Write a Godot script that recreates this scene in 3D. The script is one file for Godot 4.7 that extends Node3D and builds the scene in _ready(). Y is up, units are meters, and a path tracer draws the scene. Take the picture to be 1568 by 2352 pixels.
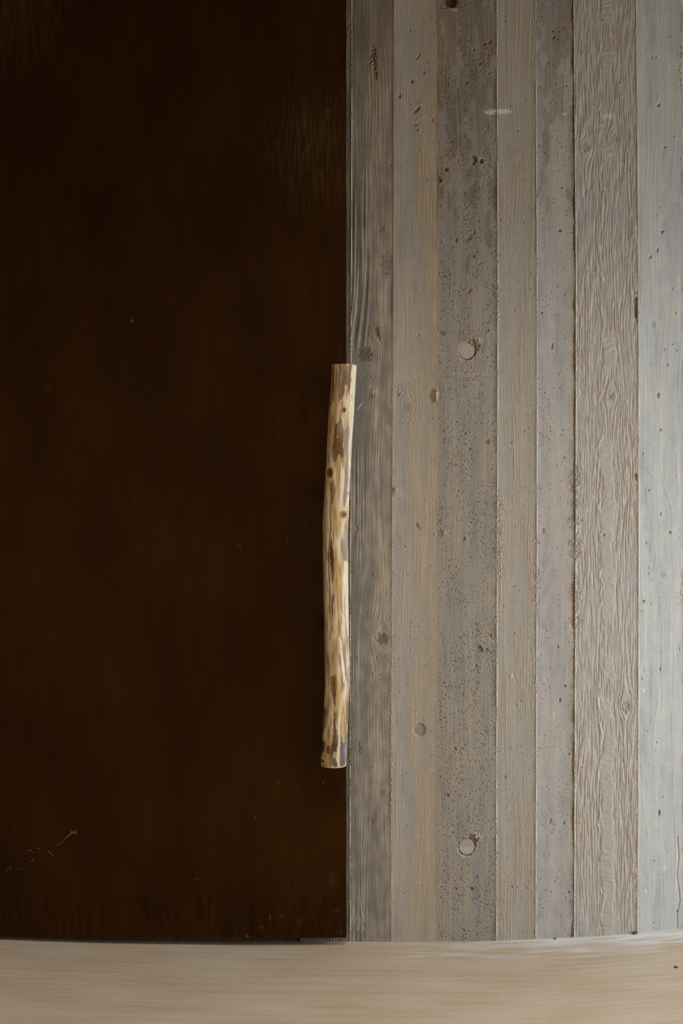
extends Node3D
# A dark steel sliding door with a raw log handle beside a board-formed concrete wall.
# Units are metres. The wall face lies near z = 0; on it, one millimetre of the layout below (x from the left, y down) is 0.001 m.

const CELL_X := 1.05         # mm between neighbouring points of the relief on the concrete, across and along the boards
const CELL_Y := 2.3
const EYE := Vector3(0.0, 0.987, 3.0)

var rng := RandomNumberGenerator.new()
var na := FastNoiseLite.new()
var nb := FastNoiseLite.new()
var nc := FastNoiseLite.new()
var nd := FastNoiseLite.new()   # cells, for crumbs
var concrete: StandardMaterial3D

func _ready() -> void:
	camera_and_sky()
	window_lights()
	noises()
	room_shell()
	floor_slab()
	back_wall()
	steel_door()
	small_things()

func noises() -> void:
	rng.seed = 7
	for n in [na, nb, nc]:
		n.noise_type = FastNoiseLite.TYPE_SIMPLEX
		n.frequency = 1.0
		n.fractal_type = FastNoiseLite.FRACTAL_NONE
	na.seed = 11
	nb.seed = 23
	nc.seed = 37
	nd.noise_type = FastNoiseLite.TYPE_CELLULAR
	nd.frequency = 1.0
	nd.fractal_type = FastNoiseLite.FRACTAL_NONE
	nd.cellular_return_type = FastNoiseLite.RETURN_DISTANCE
	nd.seed = 3

# ---------------------------------------------------------------- camera, sky, light

func camera_and_sky() -> void:
	var cam := Camera3D.new()
	cam.name = "camera"
	cam.position = EYE
	cam.fov = rad_to_deg(2.0 * atan(1.176 / 3.0))
	cam.near = 0.05
	cam.far = 60.0
	add_child(cam)
	cam.current = true
	var env := Environment.new()
	var sky := Sky.new()
	var sm := ProceduralSkyMaterial.new()
	sm.sky_top_color = Color(0.42, 0.55, 0.74)
	sm.sky_horizon_color = Color(0.76, 0.80, 0.84)
	sm.ground_bottom_color = Color(0.40, 0.37, 0.32)
	sm.ground_horizon_color = Color(0.62, 0.60, 0.56)
	sky.sky_material = sm
	env.sky = sky
	env.background_mode = Environment.BG_SKY
	env.background_energy_multiplier = 0.6
	env.tonemap_mode = Environment.TONE_MAPPER_LINEAR
	env.tonemap_exposure = 1.0
	env.sdfgi_enabled = true
	env.ssao_enabled = true
	env.ssil_enabled = true
	var we := WorldEnvironment.new()
	we.name = "environment"
	we.environment = env
	add_child(we)

# Daylight: two windows in the right wall, plus an unseen rooflight and rear window added as fill, each an area light in its opening.
const WINDOWS := [
	{"x": 1.9, "z0": 0.15, "z1": 1.1, "y0": 0.0, "y1": 1.32},
	{"x": 1.9, "z0": 1.75, "z1": 2.75, "y0": 0.6, "y1": 1.7},
]
const SHADE_SOFFIT := 2.215         # underside of an unseen ceiling strip added to shade the wall top
const SHADE_SOFFIT_DEEP := 1.15
const ROOF := 2.95

func window_lights() -> void:
	area_light("daylight_near_wall", Vector3(1.88, 0.67, 0.625), Vector3(0, 0.67, 0.625), Vector2(0.93, 1.28), Color(0.87, 0.937, 1.0), 3.8)
	area_light("daylight_second_window", Vector3(1.88, 1.15, 2.25), Vector3(0, 1.15, 2.25), Vector2(0.98, 1.06), Color(1.0, 0.93, 0.84), 2.1)
	area_light("fill_rooflight", Vector3(0.3, ROOF - 0.02, 1.9), Vector3(0.3, 0, 1.9), Vector2(2.0, 1.4), Color(1.0, 0.967, 0.92), 7.5)
	area_light("fill_front", Vector3(-0.9, 1.2, 5.45), Vector3(-0.9, 1.2, 0), Vector2(2.2, 1.2), Color(1.0, 0.95, 0.86), 0.7)

func area_light(called: String, at: Vector3, target: Vector3, size: Vector2, tint: Color, energy: float) -> void:
	var l := AreaLight3D.new()
	l.name = called
	l.area_size = size
	l.area_normalize_energy = true
	l.light_color = tint
	l.light_energy = energy
	l.area_range = 14.0
	l.shadow_enabled = true
	add_child(l)
	l.look_at_from_position(at, target, Vector3.UP if absf(at.x - target.x) + absf(at.z - target.z) > 0.1 else Vector3.BACK)

# ---------------------------------------------------------------- helpers

func tag(o: Node3D, label: String, category: String, kind := "", group := "") -> void:
	if label: o.set_meta("label", label)
	if category: o.set_meta("category", category)
	if kind: o.set_meta("kind", kind)
	if group: o.set_meta("group", group)

func put(called: String, mesh: Mesh, material: Material, parent: Node) -> MeshInstance3D:
	var o := MeshInstance3D.new()
	o.name = called
	o.mesh = mesh
	o.material_override = material
	parent.add_child(o, true)
	return o

func group_node(called: String, at := Vector3.ZERO) -> Node3D:
	var o := Node3D.new()
	o.name = called
	o.position = at
	add_child(o, true)
	return o

func wx(px: float) -> float: return (px - 784.0) * 0.001
func wy(py: float) -> float: return (2163.0 - py) * 0.001
func lin(r: float, g: float, b: float) -> Color: return Color(r / 255.0, g / 255.0, b / 255.0).srgb_to_linear()

func plain(r: float, g: float, b: float, rough: float) -> StandardMaterial3D:
	var m := StandardMaterial3D.new()
	m.albedo_color = Color(r / 255.0, g / 255.0, b / 255.0)
	m.roughness = rough
	m.metallic_specular = 0.3
	return m

# Boxes joined into one mesh, each given by its two corners.
func boxes(list: Array) -> ArrayMesh:
	var st := SurfaceTool.new()
	st.begin(Mesh.PRIMITIVE_TRIANGLES)
	for b in list:
		var lo: Vector3 = b[0]
		var hi: Vector3 = b[1]
		var m := BoxMesh.new()
		m.size = hi - lo
		st.append_from(m, 0, Transform3D(Basis.IDENTITY, (lo + hi) * 0.5))
	return st.commit()

# A grid of points (rows from top to bottom, columns from left to right as seen from its front) as a mesh.
func grid_mesh(nx: int, ny: int, pos: PackedVector3Array, nor: PackedVector3Array, col: PackedColorArray) -> ArrayMesh:
	var idx := PackedInt32Array()
	idx.resize((nx - 1) * (ny - 1) * 6)
	var k := 0
	for j in ny - 1:
		for i in nx - 1:
			var a := j * nx + i
			idx[k] = a
			idx[k + 1] = a + 1
			idx[k + 2] = a + nx
			idx[k + 3] = a + 1
			idx[k + 4] = a + nx + 1
			idx[k + 5] = a + nx
			k += 6
	var arr := []
	arr.resize(Mesh.ARRAY_MAX)
	arr[Mesh.ARRAY_VERTEX] = pos
	arr[Mesh.ARRAY_NORMAL] = nor
	if col.size() > 0: arr[Mesh.ARRAY_COLOR] = col
	arr[Mesh.ARRAY_INDEX] = idx
	var m := ArrayMesh.new()
	m.add_surface_from_arrays(Mesh.PRIMITIVE_TRIANGLES, arr)
	return m

# ---------------------------------------------------------------- room

func room_shell() -> void:
	var plaster := plain(190, 182, 170, 0.9)
	var clay := plain(178, 146, 108, 0.9)
	var wl := put("wall_left", boxes([[Vector3(-2.8, -0.2, -0.3), Vector3(-2.6, ROOF, 5.7)]]), clay, self)
	tag(wl, "plain clay coloured side wall to the left of the dark door", "wall", "structure")
	var parts := []
	var z_at := -0.3
	for w in WINDOWS:
		parts.append([Vector3(1.9, -0.2, z_at), Vector3(2.1, ROOF, w.z0)])
		parts.append([Vector3(1.9, -0.2, w.z0), Vector3(2.1, w.y0, w.z1)])
		parts.append([Vector3(1.9, w.y1, w.z0), Vector3(2.1, ROOF, w.z1)])
		z_at = w.z1
	parts.append([Vector3(1.9, -0.2, z_at), Vector3(2.1, ROOF, 5.7)])
	var wr := put("wall_right", boxes(parts), plaster, self)
	tag(wr, "plain plastered side wall with two windows to the right of the concrete", "wall", "structure")
	var wf := put("wall_front", boxes([[Vector3(-2.6, -0.2, 5.5), Vector3(-2.0, ROOF, 5.7)], [Vector3(0.2, -0.2, 5.5), Vector3(1.9, ROOF, 5.7)],
		[Vector3(-2.0, -0.2, 5.5), Vector3(0.2, 0.6, 5.7)], [Vector3(-2.0, 1.8, 5.5), Vector3(0.2, ROOF, 5.7)]]), plaster, self)
	tag(wf, "plain plastered wall behind the camera with an added wide fill window", "wall", "structure")
	var ce := put("ceiling", boxes([[Vector3(-2.8, ROOF, -0.3), Vector3(2.1, ROOF + 0.2, 1.2)], [Vector3(-2.8, ROOF, 2.6), Vector3(2.1, ROOF + 0.2, 5.7)],
		[Vector3(-2.8, ROOF, 1.2), Vector3(-0.7, ROOF + 0.2, 2.6)], [Vector3(1.3, ROOF, 1.2), Vector3(2.1, ROOF + 0.2, 2.6)],
		[Vector3(-2.6, SHADE_SOFFIT, -0.25), Vector3(1.9, ROOF, SHADE_SOFFIT_DEEP)]]), plain(78, 70, 60, 0.9), self)  # last box is the added strip that shades the wall top
	tag(ce, "plain ceiling with an added lowered strip that shades the top of the concrete wall", "ceiling", "structure")
	var frame_m := plain(60, 56, 52, 0.5)
	var pane_m := StandardMaterial3D.new()
	pane_m.albedo_color = Color(0.95, 0.98, 1.0, 0.06)
	pane_m.transparency = BaseMaterial3D.TRANSPARENCY_ALPHA
	pane_m.roughness = 0.02
	var k := 0
	for w in WINDOWS:
		k += 1
		var n := group_node("window_%d" % k)
		var x0: float = 2.0
		var x1: float = 2.05
		put("frame", boxes([[Vector3(x0, w.y0, w.z0), Vector3(x1, w.y0 + 0.05, w.z1)], [Vector3(x0, w.y1 - 0.05, w.z0), Vector3(x1, w.y1, w.z1)],
			[Vector3(x0, w.y0 + 0.05, w.z0), Vector3(x1, w.y1 - 0.05, w.z0 + 0.05)], [Vector3(x0, w.y0 + 0.05, w.z1 - 0.05), Vector3(x1, w.y1 - 0.05, w.z1)]]), frame_m, n)
		put("pane", boxes([[Vector3(x0 + 0.02, w.y0 + 0.04, w.z0 + 0.04), Vector3(x0 + 0.026, w.y1 - 0.04, w.z1 - 0.04)]]), pane_m, n)
		tag(n, ["tall window in the right wall close to the concrete", "higher window in the right wall further into the room"][k - 1], "window", "structure")
	var n3 := group_node("window_3")  # unseen window added behind the camera for weak fill
	put("frame", boxes([[Vector3(-2.0, 0.6, 5.6), Vector3(0.2, 0.65, 5.65)], [Vector3(-2.0, 1.75, 5.6), Vector3(0.2, 1.8, 5.65)],
		[Vector3(-2.0, 0.65, 5.6), Vector3(-1.95, 1.75, 5.65)], [Vector3(0.15, 0.65, 5.6), Vector3(0.2, 1.75, 5.65)]]), frame_m, n3)
	put("pane", boxes([[Vector3(-1.96, 0.64, 5.62), Vector3(0.16, 1.76, 5.626)]]), pane_m, n3)
	tag(n3, "added unseen fill window in the wall behind the camera", "window", "structure")
	var n4 := group_node("window_4")  # unseen rooflight added as overhead fill
	put("frame", boxes([[Vector3(-0.7, ROOF + 0.1, 1.2), Vector3(1.3, ROOF + 0.15, 1.25)], [Vector3(-0.7, ROOF + 0.1, 2.55), Vector3(1.3, ROOF + 0.15, 2.6)],
		[Vector3(-0.7, ROOF + 0.1, 1.25), Vector3(-0.65, ROOF + 0.15, 2.55)], [Vector3(1.25, ROOF + 0.1, 1.25), Vector3(1.3, ROOF + 0.15, 2.55)]]), frame_m, n4)
	put("pane", boxes([[Vector3(-0.66, ROOF + 0.12, 1.24), Vector3(1.26, ROOF + 0.126, 2.56)]]), pane_m, n4)
	tag(n4, "added unseen rooflight giving overhead fill in the middle of the room", "window", "structure")

# How the poured floor swells towards both ends of the wall, in metres.
func floor_rise(px: float, z: float) -> float:
	var r := 0.0
	if px > 960.0:
		var t: float = minf((px - 960.0) / 608.0, 1.25)
		r = 0.031 * t * t * (1.15 - 0.15 * t)
	elif px < 620.0:
		var t: float = minf((620.0 - px) / 620.0, 1.25)
		r = 0.014 * t * t
	return r * clampf(1.2 - z * 0.5, 0.0, 1.0)

func floor_slab() -> void:
	var xs := PackedFloat32Array()
	var zs := PackedFloat32Array()
	var x := -2.6
	while x < 1.9:
		xs.append(x)
		x += 0.0028 if absf(x) < 0.83 else 0.04
	xs.append(1.9)
	var z := 5.5
	while z > 0.9:
		zs.append(z)
		z -= 0.05
	while z > -0.1:                                   # row order: nearest to the back wall last
		zs.append(z)
		z -= 0.003 if z < 0.6 and z > -0.03 else 0.03
	zs.reverse()
	var nx := xs.size()
	var ny := zs.size()
	var pos := PackedVector3Array()
	var nor := PackedVector3Array()
	var col := PackedColorArray()
	pos.resize(nx * ny)
	nor.resize(nx * ny)
	col.resize(nx * ny)
	var base := lin(176, 157, 133)
	var cool := lin(182, 168, 149)
	var dark := lin(138, 118, 98)
	var pale := lin(212, 214, 216)
	for j in ny:
		for i in nx:
			var px := xs[i] * 1000.0
			var pz := zs[j] * 1000.0
			var wob := nb.get_noise_2d(px * 0.0015, pz * 0.004) * 7.0
			var s := na.get_noise_2d(px * 0.0016 + 7.0, (pz + wob) * 0.045)
			var s2 := nc.get_noise_2d(px * 0.0045, (pz + wob) * 0.2)
			var m := nb.get_noise_2d(px * 0.003 + 50.0, pz * 0.007)
			var c := base.lerp(cool, clampf(0.45 + m * 0.45, 0.0, 1.0))
			# pale cement residue along the wall foot, with bluish window light painted in
			if pz < 140.0 and px > 100.0:
				var sm := 0.35 * nc.get_noise_2d(px * 0.005, pz * 0.03) + 0.25 * na.get_noise_2d(px * 0.012, pz * 0.2) + smoothstep(100.0, 600.0, px) * (1.0 - pz / 140.0) - 0.2
				c = c.lerp(pale, 0.8 * smoothstep(-0.3, 1.0, sm))
			c = c.lerp(dark, clampf(s * 0.2 + s2 * 0.26, 0.0, 0.35))
			var f := 1.0 + s2 * 0.05 + rng.randf_range(-0.05, 0.05)
			if rng.randf() < 0.0016: f *= rng.randf_range(0.55, 0.8)
			col[j * nx + i] = Color(c.r * f, c.g * f, c.b * f)
			var h := floor_rise(px + 784.0, zs[j]) + (s * 0.10 + s2 * 0.05 + m * 0.5) * 0.001
			pos[j * nx + i] = Vector3(xs[i], h, zs[j])
	for j in ny:
		for i in nx:
			var a := pos[j * nx + mini(i + 1, nx - 1)] - pos[j * nx + maxi(i - 1, 0)]
			var b := pos[maxi(j - 1, 0) * nx + i] - pos[mini(j + 1, ny - 1) * nx + i]
			nor[j * nx + i] = a.cross(b).normalized()
	var m := StandardMaterial3D.new()
	m.vertex_color_use_as_albedo = true
	m.roughness = 0.62
	m.metallic_specular = 0.35
	var f := group_node("floor")
	tag(f, "pale beige trowelled floor with faint streaks below the door and concrete", "floor", "structure")
	put("surface", grid_mesh(nx, ny, pos, nor, col), m, f)
	put("slab", boxes([[Vector3(-2.8, -0.2, -0.3), Vector3(2.1, -0.012, 5.7)]]), plain(150, 138, 122, 0.9), f)

# ---------------------------------------------------------------- board-formed concrete

# Where the joints between the boards run: x at y = 0, 600, 1200, 1800 and 2160 mm down.
const JOINTS := {
	"a": [690.0, 690.0, 690.0, 690.0, 690.0],
	"b": [807.0, 806.0, 803.5, 803.0, 804.0],
	"c": [904.0, 903.0, 900.0, 897.5, 898.0],
	"d": [1002.5, 1002.0, 1001.0, 1000.0, 999.0],
	"e": [1140.0, 1142.0, 1141.0, 1139.0, 1139.0],
	"f": [1228.5, 1231.5, 1231.8, 1230.0, 1229.0],
	"g": [1315.5, 1321.0, 1320.5, 1318.0, 1317.0],
	"h": [1459.0, 1464.0, 1465.0, 1464.0, 1462.0],
	"i": [1562.0, 1566.5, 1568.0, 1567.0, 1565.0],
	"j": [1690.0, 1690.0, 1690.0, 1690.0, 1690.0],
	"k": [1822.0, 1822.0, 1822.0, 1822.0, 1822.0],
	"l": [1930.0, 1930.0, 1930.0, 1930.0, 1930.0],
	"m": [2060.0, 2060.0, 2060.0, 2060.0, 2060.0],
	"n": [2180.0, 2180.0, 2180.0, 2180.0, 2180.0],
	"o": [2330.0, 2330.0, 2330.0, 2330.0, 2330.0],
	"p": [2450.0, 2450.0, 2450.0, 2450.0, 2450.0],
	"q": [2570.0, 2570.0, 2570.0, 2570.0, 2570.0],
	"r": [2690.0, 2690.0, 2690.0, 2690.0, 2690.0],
}

func joint_x(key: String, y: float) -> float:
	var e: Array = JOINTS[key]
	var at := [0.0, 600.0, 1200.0, 1800.0, 2160.0]
	for k in 4:
		if y < at[k + 1] or k == 3:
			return lerpf(e[k], e[k + 1], clampf((y - at[k]) / (at[k + 1] - at[k]), 0.0, 1.0))
	return e[4]

# State of the board being shaped.
var nx := 0
var ny := 0
var gx := PackedFloat32Array()   # x of each point, mm
var gy := PackedFloat32Array()   # y of each row, mm
var gh := PackedFloat32Array()   # height, mm
var gc := PackedColorArray()

func tint(k: int, c: Color, t: float) -> void:
	gc[k] = gc[k].lerp(c, clampf(t, 0.0, 1.0))

# A hole, dent (depth > 0) or lump (depth < 0): an ellipse with a ragged rim, turned by "turn"; colour c mixed in by "mix".
func stamp(cx: float, cy: float, rx: float, ry: float, depth: float, ragged := 0.25, turn := 0.0, steep := 2.5, c := Color.BLACK, mix := 0.0) -> void:
	var big := maxf(rx, ry) * 1.5
	var j0 := gy.bsearch(cy - big)
	var j1 := mini(gy.bsearch(cy + big), ny - 1)
	var ca := cos(turn)
	var sa := sin(turn)
	var fr := 2.2 / maxf(rx, ry)
	for j in range(j0, j1 + 1):
		var x0 := gx[j * nx]
		var w := (gx[j * nx + nx - 1] - x0) / float(nx - 1)
		var i0 := maxi(int((cx - big - x0) / w), 0)
		var i1 := mini(int((cx + big - x0) / w) + 1, nx - 1)
		for i in range(i0, i1 + 1):
			var k := j * nx + i
			var dx := gx[k] - cx
			var dy := gy[j] - cy
			var u := (dx * ca + dy * sa) / rx
			var v := (dy * ca - dx * sa) / ry
			var d := sqrt(u * u + v * v)
			if ragged > 0.0: d += ragged * nc.get_noise_2d(gx[k] * fr + cx, gy[j] * fr + cy)
			if d < 1.0:
				var t := minf((1.0 - d) * steep, 1.0)
				gh[k] -= depth * t
				if mix > 0.0: tint(k, c, mix * minf(t * 1.5, 1.0))

# Crumbs of burst cement along a joint.
func crumbs(key: String, y0: float, y1: float, reach: float, amp: float) -> void:
	var cement := lin(192, 175, 156)
	for j in ny:
		var y := gy[j]
		if y < y0 - 40.0 or y > y1 + 40.0: continue
		var e := joint_x(key, y)
		var along := smoothstep(y0 - 40.0, y0 + 40.0, y) * (1.0 - smoothstep(y1 - 40.0, y1 + 40.0, y))
		var r := reach * (0.55 + 0.7 * nb.get_noise_2d(y * 0.03, e)) + 1.0
		for i in nx:
			var k := j * nx + i
			var d := absf(gx[k] - e)
			if d > r * 2.0: continue
			var m := along * (1.0 - smoothstep(r * 0.6, r * 2.0, d))
			var n := -0.75 - 1.15 * nd.get_noise_2d(gx[k] * 0.14, y * 0.14) + 0.5 * nb.get_noise_2d(gx[k] * 0.3, y * 0.3) + rng.randf_range(-0.25, 0.25)
			if n > -0.15:
				gh[k] += m * amp * (n + 0.15)
				tint(k, cement, m * clampf(n * 1.5, 0.0, 0.85))
			else:
				gh[k] -= m * amp * 0.35

# d: left / right joints, z (how far the board stands proud, mm), grey and brown (colours), lean (share of brown at the left and right edge),
# grain (mm), gf (grain lines per mm), gl (how fast they break), sand (mm), pits, pit (mm), knots [x, y, radius, depth, ring height]
func board(d: Dictionary, parent: Node3D, cell := CELL_X, cell_y := CELL_Y) -> void:
	gy = PackedFloat32Array()
	var y := -52.0
	while y < -36.0:
		gy.append(y)
		y += 10.0
	while y < 2176.0:
		gy.append(y)
		y += cell_y
	ny = gy.size()
	nx = int((joint_x(d.r, 1000.0) - joint_x(d.l, 1000.0)) / cell) + 2
	gx.resize(nx * ny)
	gh.resize(nx * ny)
	gc.resize(nx * ny)
	var grey: Color = d.grey
	var brown: Color = d.brown
	var lean0: float = d.lean[0]
	var lean1: float = d.lean[1]
	var knots: Array = d.get("knots", [])
	var grain: float = d.grain
	var gf: float = d.gf
	var gl: float = d.gl
	var sand: float = d.sand
	var off: float = d.seed * 37.7
	var rings: float = d.get("rings", 0.0)
	var saw: float = d.get("saw", 0.0)
	var rough: bool = d.get("rough", false)
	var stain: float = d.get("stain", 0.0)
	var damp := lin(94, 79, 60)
	var mott: float = d.get("mott", 0.08)
	rng.seed = int(d.seed) * 101 + 5
	for j in ny:
		var yy := gy[j]
		var xl := joint_x(d.l, yy)
		var xr := joint_x(d.r, yy)
		var near := []
		for q in knots:
			if absf(yy - q[1]) < q[2] * 11.0: near.append(q)
		for i in nx:
			var k := j * nx + i
			var u := float(i) / float(nx - 1)
			var xx := lerpf(xl, xr, u)
			gx[k] = xx
			var g := xx + 3.5 * nb.get_noise_2d(xx * 0.011 + off, yy * 0.0032)
			var ring := 0.0
			for q in near:
				var dx: float = xx - q[0]
				var dy: float = (yy - q[1]) * 0.5
				var r: float = q[2]
				var rho := sqrt(dx * dx + dy * dy) + 0.01
				if rho < r * 5.5:
					g -= dx / rho * r * (exp(-(rho - r) / (1.7 * r)) if rho > r else 0.6 + 0.4 * rho / r)
					if q[4] > 0.0: ring += q[4] * sin(rho * 1.05 + nb.get_noise_2d(xx * 0.02, yy * 0.02) * 2.0) * exp(-rho / (1.6 * r)) * smoothstep(r * 0.7, r * 1.2, rho)
			var n1 := na.get_noise_2d(g * gf + off, yy * gl)
			var n2 := nb.get_noise_2d(g * gf * 2.3 + off, yy * gl * 2.2)
			var m1 := nc.get_noise_2d(xx * 0.019 + off, yy * 0.0026)
			var m2 := na.get_noise_2d(xx * 0.04 + off, yy * 0.017)
			var h := 0.35 * m1
			if rough:
				var cut := smoothstep(0.05, 0.5, n1) + 0.7 * smoothstep(0.1, 0.6, n2)
				h += grain * (0.35 * m2 - cut * (0.85 + 0.3 * m1) + 0.12 * rng.randf_range(-1.0, 1.0))
			else:
				h += grain * (n1 * 0.7 + n2 * 0.5) * (0.75 + m1 * 0.6)
			h += ring
			if rings > 0.0:
				var qv := g * 0.036 + 0.9 * nc.get_noise_2d(xx * 0.004 + off, yy * 0.0016)
				var tq := absf(qv - round(qv))
				if tq < 0.06: h += rings * (1.0 - tq / 0.06)
			var mixv := clampf(lerpf(lean0, lean1, u) + 0.4 * m1 + 0.25 * m2 + 0.3 * n1, 0.0, 1.0)
			var c := grey.lerp(brown, mixv)
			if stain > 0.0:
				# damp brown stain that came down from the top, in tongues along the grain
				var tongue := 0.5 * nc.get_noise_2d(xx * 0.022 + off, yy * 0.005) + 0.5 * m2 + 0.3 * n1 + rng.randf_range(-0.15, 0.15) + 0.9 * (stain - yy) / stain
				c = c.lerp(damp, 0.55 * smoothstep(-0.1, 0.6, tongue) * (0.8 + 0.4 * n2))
			var sv := rng.randf_range(-1.0, 1.0)
			var f := 1.0 + mott * (m1 + 0.7 * m2) + 0.07 * n1 + 0.05 * n2 + 0.10 * sv
			if saw > 0.0:
				var sw := sin(yy * 1.15 + xx * 0.02) * smoothstep(-0.1, 0.45, nc.get_noise_2d(xx * 0.008 + 91.0, yy * 0.005 + off))
				h += saw * sw
			h += sand * 2.2 * rng.randf_range(-1.0, 1.0)
			gh[k] = h
			gc[k] = Color(c.r * f, c.g * f, c.b * f)
	for q in knots:
		stamp(q[0], q[1], q[2] * 0.95, q[2] * q[5], q[3], 0.3, 0.0, 2.0, grey * 0.5, q[6])
	if d.has("more"): (d.more as Callable).call()
	# small voids left by air against the boards
	var pits: int = d.get("pits", 0)
	var size: float = d.get("pit", 1.5)
	var low: float = d.get("low", 0.0)
	var made := 0
	while made < pits:
		var cy := rng.randf_range(-30.0, 2170.0)
		var cu := rng.randf()
		var cx := lerpf(joint_x(d.l, cy) + 3.0, joint_x(d.r, cy) - 3.0, cu)
		if rng.randf() > 0.5 + nb.get_noise_2d(cx * 0.02 + off, cy * 0.006) * 0.55 + low * (cy / 2170.0 - 0.5): continue
		made += 1
		var r := size * (0.7 + pow(rng.randf(), 3.0) * 1.7)
		stamp(cx, cy, r, r * rng.randf_range(0.8, 1.7), r * rng.randf_range(1.6, 2.7), 0.3, rng.randf_range(-0.6, 0.6), 1.8)
	# ragged fins where cement bled into the joints
	var cement := lin(190, 180, 166)
	for side in 2:
		var fin: float = d.fins[side]
		if fin <= 0.0: continue
		for j in ny:
			var yy := gy[j]
			var amp := fin * maxf(0.0, 0.6 + 0.6 * nb.get_noise_2d(yy * 0.012, off + side * 9.0) + 0.45 * na.get_noise_2d(yy * 0.11, off) + 0.4 * nc.get_noise_2d(yy * 0.31, off))
			for s in 2:
				var i := s if side == 0 else nx - 1 - s
				var k := j * nx + i
				gh[k] += amp * (1.0 if s == 0 else 0.6)
				tint(k, cement, clampf(amp * 0.75, 0.0, 0.85))
	emit_board(d, parent)

func emit_board(d: Dictionary, parent: Node3D) -> void:
	var wide := nx + 2
	var pos := PackedVector3Array()
	var nor := PackedVector3Array()
	var col := PackedColorArray()
	pos.resize(wide * ny)
	nor.resize(wide * ny)
	col.resize(wide * ny)
	var z: float = d.z
	for j in ny:
		for i in nx:
			var k := j * nx + i
			var o := j * wide + i + 1
			pos[o] = Vector3((gx[k] - 784.0) * 0.001, (2163.0 - gy[j]) * 0.001, (z + gh[k]) * 0.001)
			col[o] = gc[k]
			var ia := maxi(i - 1, 0)
			var ib := mini(i + 1, nx - 1)
			var ja := maxi(j - 1, 0)
			var jb := mini(j + 1, ny - 1)
			var sx := (gh[j * nx + ib] - gh[j * nx + ia]) / (gx[j * nx + ib] - gx[j * nx + ia])
			var sy := (gh[jb * nx + i] - gh[ja * nx + i]) / (gy[jb] - gy[ja])
			nor[o] = Vector3(-sx, sy, 1.0).normalized()
		# the sides of the board mark run back into the wall
		var a := j * wide
		var b := j * wide + wide - 1
		pos[a] = Vector3(pos[a + 1].x, pos[a + 1].y, -0.032)
		pos[b] = Vector3(pos[b - 1].x, pos[b - 1].y, -0.032)
		nor[a] = Vector3(-0.8, 0, 0.6)
		nor[b] = Vector3(0.8, 0, 0.6)
		col[a] = col[a + 1]
		col[b] = col[b - 1]
	var o := put("plank", grid_mesh(wide, ny, pos, nor, col), concrete, parent)
	if d.has("label"): o.set_meta("label", d.label)

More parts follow.
